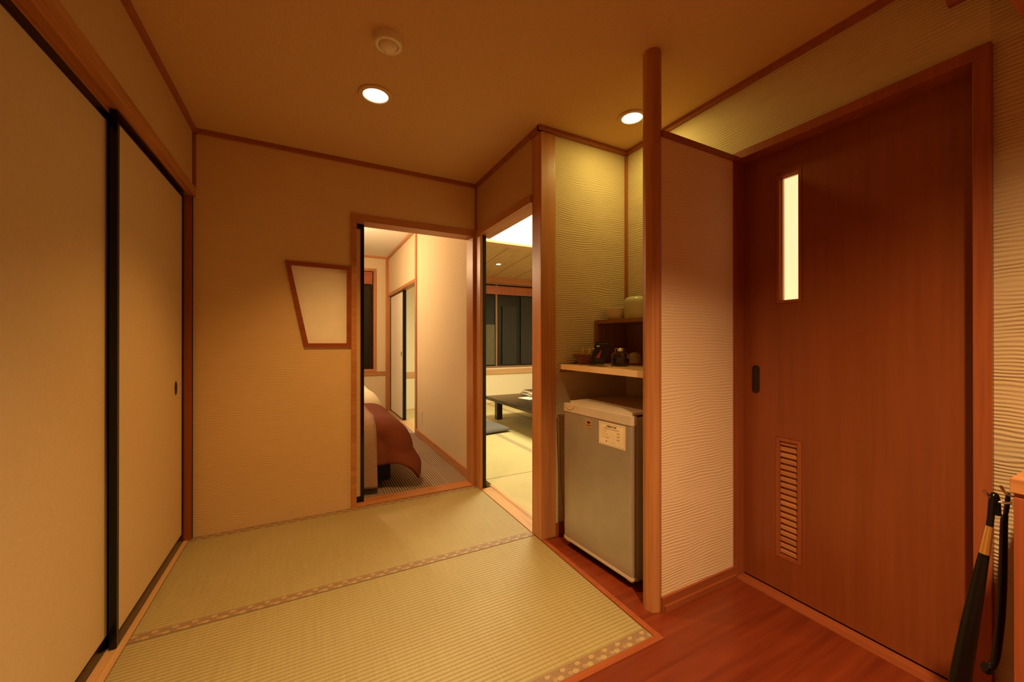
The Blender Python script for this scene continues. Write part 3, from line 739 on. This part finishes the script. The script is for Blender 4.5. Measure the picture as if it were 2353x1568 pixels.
j = empty('coffee_jar', (1.497, 1.594, 0.9995), label='glass jar of dark ground coffee with a metal lid on the niche shelf', cat='jar')
MB().lathe([(0, 0), (0.044, 0), (0.0475, 0.004), (0.0480, 0.055), (0.044, 0.067), (0.030, 0.073), (0.028, 0.078), (0.0265, 0.078), (0.0285, 0.072), (0.042, 0.065), (0.0455, 0.055), (0.0450, 0.006), (0, 0.004)], n=56).build('jar_glass', M['glass'], j, smooth=50)
cf = MB().lathe([(0, 0.0045), (0.0435, 0.0065), (0.0440, 0.040), (0.030, 0.047), (0.012, 0.051), (0, 0.050)], n=48).build('ground_coffee', M['coffee'], j, smooth=50)
MB().lathe([(0, 0.079), (0.0285, 0.079), (0.0295, 0.080), (0.0295, 0.0935), (0.0275, 0.0955), (0, 0.0960)], n=48).build('jar_lid', M['chrome'], j, smooth=40)
t = MB().lathe([(0, 0.0), (0.088, 0.0), (0.100, 0.006), (0.102, 0.012), (0.098, 0.012), (0.087, 0.005), (0, 0.004)], n=64).build('round_tray', M['wood_x'], smooth=50)
t.location = (1.690, 1.690, 0.9995); tag(t, 'low round wooden tray behind the coffee jar', 'tray')
c = empty('tea_cup', (1.665, 1.655, 1.0040), label='grey tea cup turned upside down on the round tray', cat='cup')
MB().lathe([(0.036, 0.0), (0.040, 0.0), (0.039, 0.010), (0.034, 0.050), (0.028, 0.060), (0.0, 0.061)], n=48).build('cup_body', M['cup'], c, smooth=50)
MB().lathe([(0.018, 0.0612), (0.0175, 0.066), (0.015, 0.066), (0.015, 0.0612)], n=36).build('foot_ring', M['cup'], c, smooth=50)

# ------------------------------------------------------------------ fridge
FR = empty('mini_fridge', (1.300, 1.308, 0), R(4.6), label='small silver-grey fridge under the niche shelf with a price notice on its door', cat='fridge')
FW, FH = 0.482, 0.790
def rbox(x0, x1, y0, y1, z0, z1, r, seg=5, front_only=True):
    """box with rounded vertical edges"""
    t = bmesh.new(); bmesh.ops.create_cube(t, size=1)
    for v in t.verts: v.co = Vector(((x0 + x1) / 2 + v.co.x * (x1 - x0), (y0 + y1) / 2 + v.co.y * (y1 - y0), (z0 + z1) / 2 + v.co.z * (z1 - z0)))
    es = [e for e in t.edges if abs(e.verts[0].co.z - e.verts[1].co.z) > 1e-4 and (not front_only or e.verts[0].co.x < (x0 + x1) / 2)]
    bmesh.ops.bevel(t, geom=es, offset=r, segments=seg, profile=0.5, affect='EDGES')
    return t
m = MB(); m.add(rbox(0.036, 0.44, 0.004, FW - .004, 0.030, 0.783, 0.006, 3)); m.build('cabinet_body', M['silver'], FR, smooth=30)
m = MB(); m.add(rbox(0.0, 0.028, 0.0, FW, 0.058, 0.748, 0.014)); dr = m.build('door', M['silver'], FR, smooth=30)
m = MB(); m.add(rbox(-0.003, 0.029, -0.001, FW + .001, 0.7485, 0.790, 0.014)); m.build('door_cap', M['greyplastic'], dr, smooth=30)
m = MB(); m.add(rbox(-0.002, 0.029, -0.001, FW + .001, 0.044, 0.0575, 0.014)); m.build('lower_strip', M['greyplastic'], dr, smooth=30)
m = MB(); m.add(rbox(0.0285, 0.0355, 0.010, FW - .010, 0.050, 0.770, 0.002, 1)); m.build('door_gasket', M['gasket'], FR)
m = MB(); m.add(rbox(0.020, 0.42, 0.014, FW - .020, 0.7905, 0.803, 0.022, 5, False)); m.build('top_plate', M['greyplastic'], FR, smooth=30)
# scooped finger grip mark on the cap
gr = MB(); gp = []
for i in range(13):
    a = PI * i / 12; gp.append((-0.0034, FW - 0.055 + 0.036 * math.cos(a), 0.786 - 0.026 * math.sin(a)))
gr.tube(gp, 0.0011, 6); gr.build('grip_line', M['brown_y'], dr)
for (fx, fy) in ((0.09, 0.04), (0.09, FW - .04), (0.40, 0.04), (0.40, FW - .04)):
    MB().cyl(fx, fy, 0, 0.030, 0.014, 20).build('foot', M['gasket'], FR)
boxes((0.030, 0.43, 0.02, FW - .02, 0.012, 0.0295)).build('base_pan', M['gasket'], FR)
boxes((0.010, 0.030, 0.010, 0.040, 0.030, 0.0435)).build('door_hinge', M['greyplastic'], FR)
boxes((0.010, 0.030, FW - .040, FW - .010, 0.030, 0.0435)).build('levelling_tab', M['greyplastic'], FR)
bd = boxes((-0.0016, 0, 0.258, 0.302, 0.688, 0.730), bev=0.0005).build('badge', M['badge'], dr)
boxes((-0.0021, -0.0016, 0.264, 0.296, 0.700, 0.703), (-0.0021, -0.0016, 0.270, 0.290, 0.711, 0.722)).build('emblem', M['bronze'], bd)
# price notice with its lines of print
NY0, NY1, NZ0, NZ1 = 0.040, 0.208, 0.628, 0.738
nt_ = boxes((-0.0009, 0.0, NY0, NY1, NZ0, NZ1)).build('price_notice', M['notice'], dr)
def rx(y0, y1, z0, z1, x=-0.0011): return [(x, y0, z0), (x, y1, z0), (x, y1, z1), (x, y0, z1)]
MB().ring(rx(NY0 + .006, NY1 - .006, NZ0 + .006, NZ1 - .006), rx(NY0 + .0068, NY1 - .0068, NZ0 + .0068, NZ1 - .0068), (0.0002, 0, 0)).build('printed_border', M['bronze'], nt_)
def text(s, size, y, z, name='printed_line', bold=0.0):
    """text facing local -x; y = left edge seen from the front (larger y is left)"""
    cu = bpy.data.curves.new(name, 'FONT'); cu.body = s; cu.size = size; cu.extrude = 0.0; cu.offset = bold
    cu.align_x = 'LEFT'; cu.resolution_u = 2
    ob = bpy.data.objects.new('tmp_text', cu); C.objects.link(ob)
    dg = bpy.context.evaluated_depsgraph_get(); me = bpy.data.meshes.new_from_object(ob.evaluated_get(dg)); bpy.data.objects.remove(ob)
    me.transform(Matrix(((0, 0, -1, -0.00115), (-1, 0, 0, y), (0, 1, 0, z), (0, 0, 0, 1))))
    me.materials.clear(); me.materials.append(M['ink'])
    o2 = bpy.data.objects.new(name, me); C.objects.link(o2); o2.parent = dr
    return o2
text('冷蔵庫 料金表', 0.0105, 0.160, 0.7170, bold=0.0002)
text('飲んだ分をフロントにお申し出下さい', 0.0060, 0.176, 0.7070, bold=0.0001)
text('ビール', 0.0095, 0.188, 0.6930); text('・・・・・・・', 0.006, 0.142, 0.6935); text('￥500', 0.0078, 0.094, 0.6930, bold=0.0001)
text('ジュース', 0.0095, 0.188, 0.6780); text('・・・・・・・', 0.006, 0.142, 0.6785); text('￥200', 0.0078, 0.094, 0.6780, bold=0.0001)
text('ウーロン茶', 0.0095, 0.190, 0.6630); text('・・・・・・', 0.006, 0.136, 0.6635); text('￥200', 0.0078, 0.094, 0.6630, bold=0.0001)
text('● ー・ト・イ', 0.0095, 0.162, 0.6440)
# power lead down the left side of the fridge
tb = MB().tube([(1.285, 1.872, 0.70), (1.288, 1.876, 0.62), (1.300, 1.874, 0.3), (1.33, 1.872, 0.06), (1.37, 1.868, 0.008)], 0.0045, 10).build('power_lead', M['brown_z'], smooth=60)
tag(tb, 'dark power lead hanging between the fridge and the square pillar', 'cable')

# ================================================================== ENTRY: cabinet and shoehorns
sc = empty('shoe_cabinet', (1.66, -0.25, 0), label='red-brown shoe cabinet at the right edge of the photo, below the entry wall', cat='cabinet')
boxes((1.488 - 1.66, 1.832 - 1.66, -0.70 + .25, 0.267 + .25, 0.0, 0.772)).build('cabinet_body', M['lacq_z'], sc)
boxes((1.480 - 1.66, 1.833 - 1.66, -0.72 + .25, 0.272 + .25, 0.772, 0.806), bev=0.0015).build('cabinet_top', M['wood_y'], sc)
for (a, b_) in ((-0.69, -0.225), (-0.221, 0.266)):
    dd = boxes((1.479 - 1.66, 1.4875 - 1.66, a + .25, b_ + .25, 0.03, 0.762), bev=0.001).build('cabinet_door', M['lacq_z'], sc)
    boxes((1.468 - 1.66, 1.477 - 1.66, (b_ if a < -.5 else a) + .25 + (-.03 if a < -.5 else .02), (b_ if a < -.5 else a) + .25 + (-.02 if a < -.5 else .03), 0.40, 0.50), bev=0.001).build('door_handle', M['bronze'], dd)

def catmull(P, n=8):
    P = [Vector(p) for p in P]; out = []
    Q = [P[0] * 2 - P[1]] + P + [P[-1] * 2 - P[-2]]
    for i in range(1, len(Q) - 2):
        for k in range(n):
            t = k / n; a, b, c, d = Q[i - 1], Q[i], Q[i + 1], Q[i + 2]
            out.append(0.5 * ((2 * b) + (c - a) * t + (2 * a - 5 * b + 4 * c - d) * t * t + (3 * b - a - 3 * c + d) * t ** 3))
    out.append(P[-1]); return out
# wall hook plate with two hooks on the cabinet side
hk = empty('coat_hook', (1.515, 0.2675, 0.745), label='small chrome hook on the side of the shoe cabinet holding the shoehorns', cat='hook')
boxes((-0.022, 0.12, 0.0, 0.0035, -0.016, 0.008), bev=0.001).build('back_plate', M['chrome'], hk)
hkp = catmull([(0, 0.003, -0.004), (-0.002, 0.020, -0.010), (-0.006, 0.038, -0.006), (-0.010, 0.050, 0.012)])
MB().tube(hkp, 0.0032, 10).build('hook_arm', M['chrome'], hk, smooth=60)
MB().tube([(p.x + 0.085, p.y * 0.8, p.z) for p in hkp], 0.0032, 10).build('hook_arm', M['chrome'], hk, smooth=60)

sh = empty('shoehorn', (1.50, 0.300, 0.72), label='long black shoehorn with a gold band leaning out to the left', cat='shoehorn', group='black shoehorns beside the shoe cabinet')
# top loop, band, blade   (coordinates relative to the empty)
O = Vector((1.50, 0.300, 0.72))
def rel(ps): return [Vector(p) - O for p in ps]
MB().tube(rel(catmull([(1.516, 0.297, 0.700), (1.514, 0.298, 0.735), (1.506, 0.300, 0.752), (1.497, 0.302, 0.740), (1.494, 0.3035, 0.700), (1.490, 0.305, 0.674)])), 0.0062, 12).build('leather_loop', M['black'], sh, smooth=60)
MB().tube(rel([(1.490, 0.305, 0.675), (1.482, 0.308, 0.640), (1.475, 0.3105, 0.608)]), [0.0075, 0.0088, 0.0100], 16).build('gold_band', M['brass'], sh, smooth=60)
MB().tube(rel([(1.475, 0.3105, 0.6085), (1.455, 0.317, 0.53), (1.430, 0.325, 0.43), (1.405, 0.333, 0.32), (1.385, 0.339, 0.22), (1.375, 0.342, 0.15), (1.371, 0.343, 0.135)]),
          [0.0105, 0.0145, 0.018, 0.0205, 0.022, 0.019, 0.008], 20, flat=(Vector((1, 0.9, 0)).normalized(), 0.45)).build('blade', M['black'], sh, smooth=60)
s2 = empty('shoehorn', (1.595, 0.295, 0.72), label='black shoehorn with a curled lower end hanging straight beside the cabinet', cat='shoehorn', group='black shoehorns beside the shoe cabinet')
O = Vector((1.595, 0.295, 0.72))
MB().tube(rel(catmull([(1.597, 0.300, 0.680), (1.603, 0.298, 0.705), (1.600, 0.296, 0.738), (1.592, 0.298, 0.705), (1.594, 0.300, 0.680)])), 0.0040, 10).build('leather_loop', M['black'], s2, smooth=60)
MB().tube(rel(catmull([(1.595, 0.300, 0.682), (1.594, 0.302, 0.660), (1.590, 0.303, 0.55), (1.583, 0.305, 0.44), (1.577, 0.309, 0.36), (1.570, 0.314, 0.305), (1.556, 0.322, 0.284), (1.548, 0.326, 0.292)])),
          [0.0055 + 0.0025 * min(1, i / 20) for i in range(57)], 18, flat=(Vector((1, -0.1, 0)).normalized(), 1.5)).build('blade', M['black'], s2, smooth=60)

# ================================================================== BEDROOM
S('wall_bedroom', boxes((XM, 1.186, 2.975, 3.60, 0, 1.99), (1.2245, 1.238, 2.80, 3.60, 0, 1.99), (XM, 1.238, 2.945, 3.60, 1.99, 2.85), (XM, 1.238, 3.60, 4.712, 0, 2.85), (XM, 1.236, 4.712, 6.40, 1.905, 2.85), (XM, 1.236, 6.40, 6.6, 1.905, 2.85)), M['bed_wall'])
S('trim_19', boxes((1.163, 1.246, 4.714, 4.786, 0, 2.478), bev=0.0015), M['wood_z'])
S('trim_20', boxes((1.163, 1.262, 4.786, 6.575, 1.868, 1.905)), M['wood_y'])
S('trim_21', boxes((1.170, 1.289, 4.787, 6.575, -0.05, 0.0035)), M['pale_y'])
BX0, BX1, BZ0, BZ1 = -0.75, 0.985, 0.650, 2.305
bw = MB().ring([(-1.75, 6.60, 0), (1.24, 6.60, 0), (1.24, 6.60, 2.60), (-1.75, 6.60, 2.60)], [(BX0, 6.60, BZ0), (BX1, 6.60, BZ0), (BX1, 6.60, BZ1), (BX0, 6.60, BZ1)], (0, 0.10, 0))
bw.box(-1.80, -1.75, 2.85, 6.7, 0, 2.6)
S('wall_far', bw, M['bed_wall'])
S('trim_22', boxes((-1.75, 1.163, 6.578, 6.600, 0.590, 0.648), (-1.75, 1.163, 6.578, 6.600, 2.478, 2.51), (1.150, XM, 2.966, 6.60, 2.478, 2.51)), M['wood_x'])
S('trim_23', boxes((1.130, 1.200, 6.574, 6.600, 0, 2.478)), M['wood_z'])
w2 = empty('window_2', (0.1, 6.60, BZ0), kind='structure', label='dark bedroom window with red wooden blind box behind the beds', cat='window')
def loc2(m, name, mat): o = m.build(name, mat, None, loc=(0.1, 6.60, BZ0)); o.parent = w2; o.location = (0, 0, 0); return o
loc2(MB().ring([(BX0, 6.585, BZ0), (BX1, 6.585, BZ0), (BX1, 6.585, BZ1), (BX0, 6.585, BZ1)], [(BX0 + .04, 6.585, BZ0 + .04), (BX1 - .045, 6.585, BZ0 + .04), (BX1 - .045, 6.585, BZ1 - .04), (BX0 + .04, 6.585, BZ1 - .04)], (0, .10, 0)), 'window_frame', M['wood_z'])
loc2(boxes((BX0 + .04, BX1 - .045, 6.66, 6.668, BZ0 + .04, BZ1 - .04)), 'window_glass', M['nightglass'])
bl = boxes((BX0 + .05, BX1 - .06, 6.602, 6.63, 2.055, 2.255))
loc2(bl, 'blind_box', M['blind'])
cu = MB(); cx0 = 0.890
pp = [(cx0 + 0.046 * i / 30, 6.635 + 0.012 * math.sin(i * 1.3)) for i in range(31)]
cu.prism([(x, y, 0.70) for x, y in pp] + [(x, y + .006, 0.70) for x, y in reversed(pp)], (0, 0, 1.34))
loc2(cu, 'curtain', M['curtain'])

def drape(x1, x0, y0, y1, ztop, r, L, off=0.0, nx=60, xr=None, flare=0.10, seed=1, corner=True, Lfoot=None):
    """cover lying on a bed whose foot end is x1 and sides y0/y1, hanging L beyond the edges"""
    bm = bmesh.new(); rng = random.Random(seed)
    ph = [rng.uniform(0, 6.28) for _ in range(6)]
    Lf = L if Lfoot is None else Lfoot
    xs_end = x1 + (Lf if xr is None else 0); xa = x0
    if xr is not None: xa, xs_end = xr
    NX = nx; NY = 90
    grid = []
    for i in range(NX + 1):
        s = xa + (xs_end - xa) * i / NX
        row = []
        for k in range(NY + 1):
            t = (y0 - L) + (y1 - y0 + 2 * L) * k / NY
            a = max(0, s - x1); b = (y0 - t) if t < y0 else (t - y1 if t > y1 else 0); sg = -1 if t < y0 else 1
            bx, by = min(s, x1), min(max(t, y0), y1)
            d = math.hypot(a, b)
            z = ztop + off; px, py = bx, by
            if d > 0:
                ca, cb = a / d, b / d; R_ = r + off
                if corner: R_ *= 1 + 0.36 * min(1.0, min(ca, cb) * 2.0)
                th = min(d / R_, PI / 2); outw = R_ * math.sin(th); drop = R_ * (1 - math.cos(th))
                rest = max(0, d - R_ * PI / 2)
                co = min(1.0, min(ca, cb) * 2.2) if corner else 0
                along = bx * 9 + by * 7
                fold = 0.012 * math.sin(along * 2.3 + ph[0]) * min(1, rest / 0.2) * (1 - co)
                fl = flare + 0.05 * co
                outw += rest * fl + fold + co * (0.62 * rest - 1.75 * rest * rest); drop += rest * math.sqrt(max(0.05, 1 - fl * fl)) * (1 - 0.06 * co)
                px += ca * outw; py += sg * cb * outw; z -= drop
            if a > 0 or b > 0:
                cr = math.exp(-((t - (y0 - 0.26)) / 0.05) ** 2 - ((s - (x1 - 0.03)) / 0.035) ** 2) if sg < 0 else 0
                py += 0.04 * cr
            # soft puffiness near the top edges
            z += 0.006 * math.sin(px * 8 + ph[1]) * math.sin(py * 6 + ph[2]) * (1 if d == 0 else 0)
            row.append(bm.verts.new((px, py, max(z, 0.012))))
        grid.append(row)
    for i in range(NX):
        for k in range(NY): bm.faces.new((grid[i][k], grid[i + 1][k], grid[i + 1][k + 1], grid[i][k + 1]))
    return bm
def bed(x1, y0, y1, ztop, cover, label, runner):
    L0 = (x1 - 0.95, (y0 + y1) / 2, 0)
    e = empty('bed', L0, label=label, cat='bed', group='twin beds in the bedroom')
    def par(o): o.parent = e; o.location = (0, 0, 0); return o
    par(boxes((x1 - 1.95, x1 - .03, y0 + .035, y1 - .035, 0.035, 0.22), (x1 - 1.9, x1 - .22, y0 + .14, y1 - .14, 0.0, 0.035)).build('bed_base', M['basebl'], None, loc=L0))
    par(boxes((x1 - 1.98, x1 - .04, y0 + .04, y1 - .04, 0.22, ztop - .06), bev=0.06).build('mattress', M['sheet'], None, loc=L0, smooth=40))
    m = MB(); m.bm.free(); m.bm = drape(x1 - .09, x1 - 1.45, y0 + .09, y1 - .09, ztop, 0.19, 0.44, 0.0, seed=3, flare=0.12)
    o = par(m.build('duvet', cover, None, loc=L0, smooth=80))
    md = o.modifiers.new('thick', 'SOLIDIFY'); md.thickness = 0.022; md.offset = -1
    if runner:
        m = MB(); m.bm.free(); m.bm = drape(x1 - .09, 0, y0 + .09, y1 - .09, ztop, 0.19, 0.612, 0.010, nx=20, xr=(x1 - 0.80, x1 - .155), seed=3, flare=0.12)
        o = par(m.build('bed_runner', M['runner'], None, loc=L0, smooth=80))
        md = o.modifiers.new('thick', 'SOLIDIFY'); md.thickness = 0.006; md.offset = 1
    return e
bed(0.615, 3.165, 4.06, 0.535, M['duvet'], 'near bed with a rust-brown duvet draped to the carpet and a beige runner', True)
e2 = bed(0.60, 4.56, 5.46, 0.615, M['sheet'], 'far bed with a cream cover behind the rust-brown one', False)
oplate = empty('wall_outlet', (1.1745, 4.497, 0.212), label='tall white socket plate low on the bedroom wall', cat='socket')
boxes((-0.006, 0, -0.035, 0.035, -0.0, 0.12), bev=0.001).build('cover_plate', M['white'], oplate)
boxes((-0.0075, -0.006, -0.012, 0.012, 0.02, 0.10), bev=0.0005).build('socket_face', M['bowl'], oplate)

# ================================================================== TATAMI ROOM
TX0, TX1, TZ0, TZ1 = 2.30, 4.00, 0.640, 2.236
tw = MB().ring([(1.236, 6.57, 0), (4.4, 6.57, 0), (4.4, 6.57, 2.45), (1.236, 6.57, 2.45)], [(TX0, 6.57, TZ0), (TX1, 6.57, TZ0), (TX1, 6.57, TZ1), (TX0, 6.57, TZ1)], (0, 0.12, 0))
tw.box(4.35, 4.42, 1.95, 6.7, 0, 2.9)
S('wall_window', tw, M['tat_wall'])
S('trim_24', boxes((1.246, 4.35, 6.545, 6.570, 0.530, 0.622)), M['pale_x'])
S('trim_25', boxes((1.246, 4.35, 6.540, 6.570, 2.225, 2.332)), M['wood_x'])
S('trim_26', boxes((1.246, 4.35, 6.505, 6.568, -0.05, 0.004)), M['pale_x'])
w3 = empty('window_3', (3.15, 6.57, TZ0), kind='structure', label='dark night window with wooden blind in the tatami room', cat='window')
def loc3(m, name, mat): o = m.build(name, mat, None, loc=(3.15, 6.57, TZ0)); o.parent = w3; o.location = (0, 0, 0); return o
fm = MB().ring([(TX0, 6.575, TZ0), (TX1, 6.575, TZ0), (TX1, 6.575, TZ1), (TX0, 6.575, TZ1)], [(TX0 + .035, 6.575, TZ0 + .035), (TX1 - .035, 6.575, TZ0 + .035), (TX1 - .035, 6.575, TZ1 - .035), (TX0 + .035, 6.575, TZ1 - .035)], (0, .09, 0))
loc3(fm, 'window_frame', M['brown_x'])
loc3(boxes((TX0 + .035, TX1 - .035, 6.63, 6.638, TZ0 + .035, TZ1 - .035)), 'window_glass', M['nightglass'])
bb = MB()
for x in [TX0 + .05 + i * 0.29 for i in range(6)]: bb.box(x, x + 0.286, 6.574, 6.60, 2.015, 2.172)
for x in (3.00, 3.42, 3.83): bb.box(x - .012, x + .012, 6.570, 6.574, 2.015, 2.172)
loc3(bb, 'wooden_blind', M['blind'])
loc3(boxes((3.12, 3.15, 6.60, 6.63, TZ0 + .035, TZ1 - .035)), 'sash_stile', M['brown_z'])
def pleats(x0, x1, y, z0, z1, n, amp=0.010):
    k = n * 6; pp = [(x0 + (x1 - x0) * i / k, y + amp * math.sin(i * 2 * PI / 6)) for i in range(k + 1)]
    m = MB(); m.prism([(x, yy, z0) for x, yy in pp] + [(x, yy + .004, z0) for x, yy in reversed(pp)], (0, 0, z1 - z0)); return m
loc3(pleats(3.26, 3.56, 6.606, 0.70, 1.80, 9), 'dark_reflection', M['reflection_dark'])  # pleated strip standing in for a curtain reflected in the glass
loc3(pleats(2.90, 3.10, 6.606, 0.70, 1.45, 6), 'beige_reflection', M['reflection_beige'])  # paler pleats, likewise a modelled reflection on the pane
loc3(pleats(3.66, 3.94, 6.606, 0.70, 2.0, 8), 'dark_reflection', M['reflection_dark'])  # further dark reflection, added as pleats before the glass

# ceiling light in its wooden surround
CL = empty('ceiling_light', (2.62, 4.08, zc(4.08)), label='large glowing square ceiling light with a wooden surround in the tatami room', cat='ceiling light')
CL.rotation_euler = (math.atan(-0.095), 0, 0)
MB().ring([(-0.72, -0.70, -0.075), (0.72, -0.70, -0.075), (0.72, 0.70, -0.075), (-0.72, 0.70, -0.075)], [(-0.60, -0.58, -0.075), (0.60, -0.58, -0.075), (0.60, 0.58, -0.075), (-0.60, 0.58, -0.075)], (0, 0, 0.074)).build('wooden_surround', M['pale_x'], CL)
boxes((-0.60, 0.60, -0.58, 0.58, -0.045, -0.038)).build('diffuser', M['panel_glow'], CL)

tb = empty('low_table', (2.85, 4.33, 0.0015), label='long low black lacquered table on the tatami', cat='table')
boxes((2.308 - 2.85, 3.40 - 2.85, 3.38 - 4.33, 5.275 - 4.33, 0.288, 0.330), bev=0.003).build('tabletop', M['tableblack'], tb)
boxes((2.44 - 2.85, 3.27 - 2.85, 3.50 - 4.33, 3.53 - 4.33, 0.235, 0.288), (2.44 - 2.85, 3.27 - 2.85, 5.13 - 4.33, 5.16 - 4.33, 0.235, 0.288),
      (2.44 - 2.85, 2.47 - 2.85, 3.50 - 4.33, 5.16 - 4.33, 0.265, 0.288), (3.24 - 2.85, 3.27 - 2.85, 3.50 - 4.33, 5.16 - 4.33, 0.265, 0.288)).build('apron', M['tableblack'], tb)
for (x, y) in ((2.465, 5.12), (3.245, 5.12), (2.465, 3.54), (3.245, 3.54)):
    boxes((x - 2.85 - .042, x - 2.85 + .042, y - 4.33 - .042, y - 4.33 + .042, 0, 0.288), bev=0.002).build('leg', M['tableblack'], tb)

cs = [(0.06, 0.045, 0.033), (0.55, 0.50, 0.40), (0.30, 0.24, 0.16), (0.75, 0.70, 0.60), (0.60, 0.52, 0.40), (0.045, 0.035, 0.03)]
bl_ = ['dark magazine at the bottom of the pile on the low table', 'pale magazine second from the bottom of the pile on the table', 'brown booklet in the middle of the pile on the table',
       'white brochure near the top of the pile on the table', 'cream booklet just under the black folder on the pile', 'black folder on top of the pile on the low table']
zz = 0.3318
for i, (c_, lab) in enumerate(zip(cs, bl_)):
    th = (0.010, 0.012, 0.009, 0.012, 0.010, 0.011)[i]
    bk = empty('magazine', (2.985 + (0.0, -0.02, 0.01, 0.02, 0.015, 0.05)[i], 5.02 + (0, -0.02, 0.02, -0.035, 0.0, 0.02)[i], zz), R((3, -6, 8, -12, 4, -2)[i]), label=lab, cat='magazine', group='magazines piled on the low table')
    cmat = plain('magazine_cover', c_, 0.3)
    boxes((-0.12, 0.12, -0.155, 0.155, 0, 0.0012), (-0.12, 0.12, -0.155, 0.155, th - .0012, th), (0.1185, 0.12, -0.155, 0.155, 0, th)).build('cover', cmat, bk)
    boxes((-0.117, 0.118, -0.152, 0.152, 0.0013, th - .0013)).build('pages', M['menu_white'], bk)
    zz += th + .0004
ss = boxes((-0.09, 0.09, -0.12, 0.12, 0, 0.0015)).build('paper_sheet', M['notice']); ss.location = (2.76, 4.77, 0.3318); ss.rotation_euler = (0, 0, 0.25)
tag(ss, 'loose cream paper lying in front of the magazine pile on the low table', 'paper')

# floor cushion
qn = 26; cb_ = MB(); bmq = cb_.bm; W = 0.275
def cush(u, v, sgn):
    e = (1 - abs(u) ** 4) * (1 - abs(v) ** 4)
    k = 1 - 0.055 * (1 - abs(v) ** 2) * abs(u) ** 3; k2 = 1 - 0.055 * (1 - abs(u) ** 2) * abs(v) ** 3
    h = 0.032 + sgn * (0.004 + 0.050 * e ** 0.5) if sgn > 0 else 0.026 - 0.024 * e ** 0.5
    return (u * W * k, v * W * k2, h)
top = [[bmq.verts.new(cush(-1 + 2 * i / qn, -1 + 2 * j_ / qn, 1)) for j_ in range(qn + 1)] for i in range(qn + 1)]
bot = [[bmq.verts.new(cush(-1 + 2 * i / qn, -1 + 2 * j_ / qn, -1)) for j_ in range(qn + 1)] for i in range(qn + 1)]
for i in range(qn):
    for j_ in range(qn):
        bmq.faces.new((top[i][j_], top[i + 1][j_], top[i + 1][j_ + 1], top[i][j_ + 1])); bmq.faces.new((bot[i][j_], bot[i][j_ + 1], bot[i + 1][j_ + 1], bot[i + 1][j_]))
for i in range(qn):
    for g_, rev in ((0, 0), (qn, 1)):
        bmq.faces.new((top[i][g_], top[i + 1][g_], bot[i + 1][g_], bot[i][g_])); bmq.faces.new((top[g_][i], top[g_][i + 1], bot[g_][i + 1], bot[g_][i]))
zb = empty('floor_cushion', (1.955, 4.565, 0.0015), R(8), label='slate blue square floor cushion on the tatami beside the black table', cat='cushion')
cb_.build('cushion_body', M['cushion'], zb, smooth=70)
boxes((-0.016, 0.016, -0.002, 0.002, 0.0850, 0.0880), (-0.002, 0.002, -0.016, 0.016, 0.0850, 0.0880)).build('centre_stitch', M['badge'], zb)
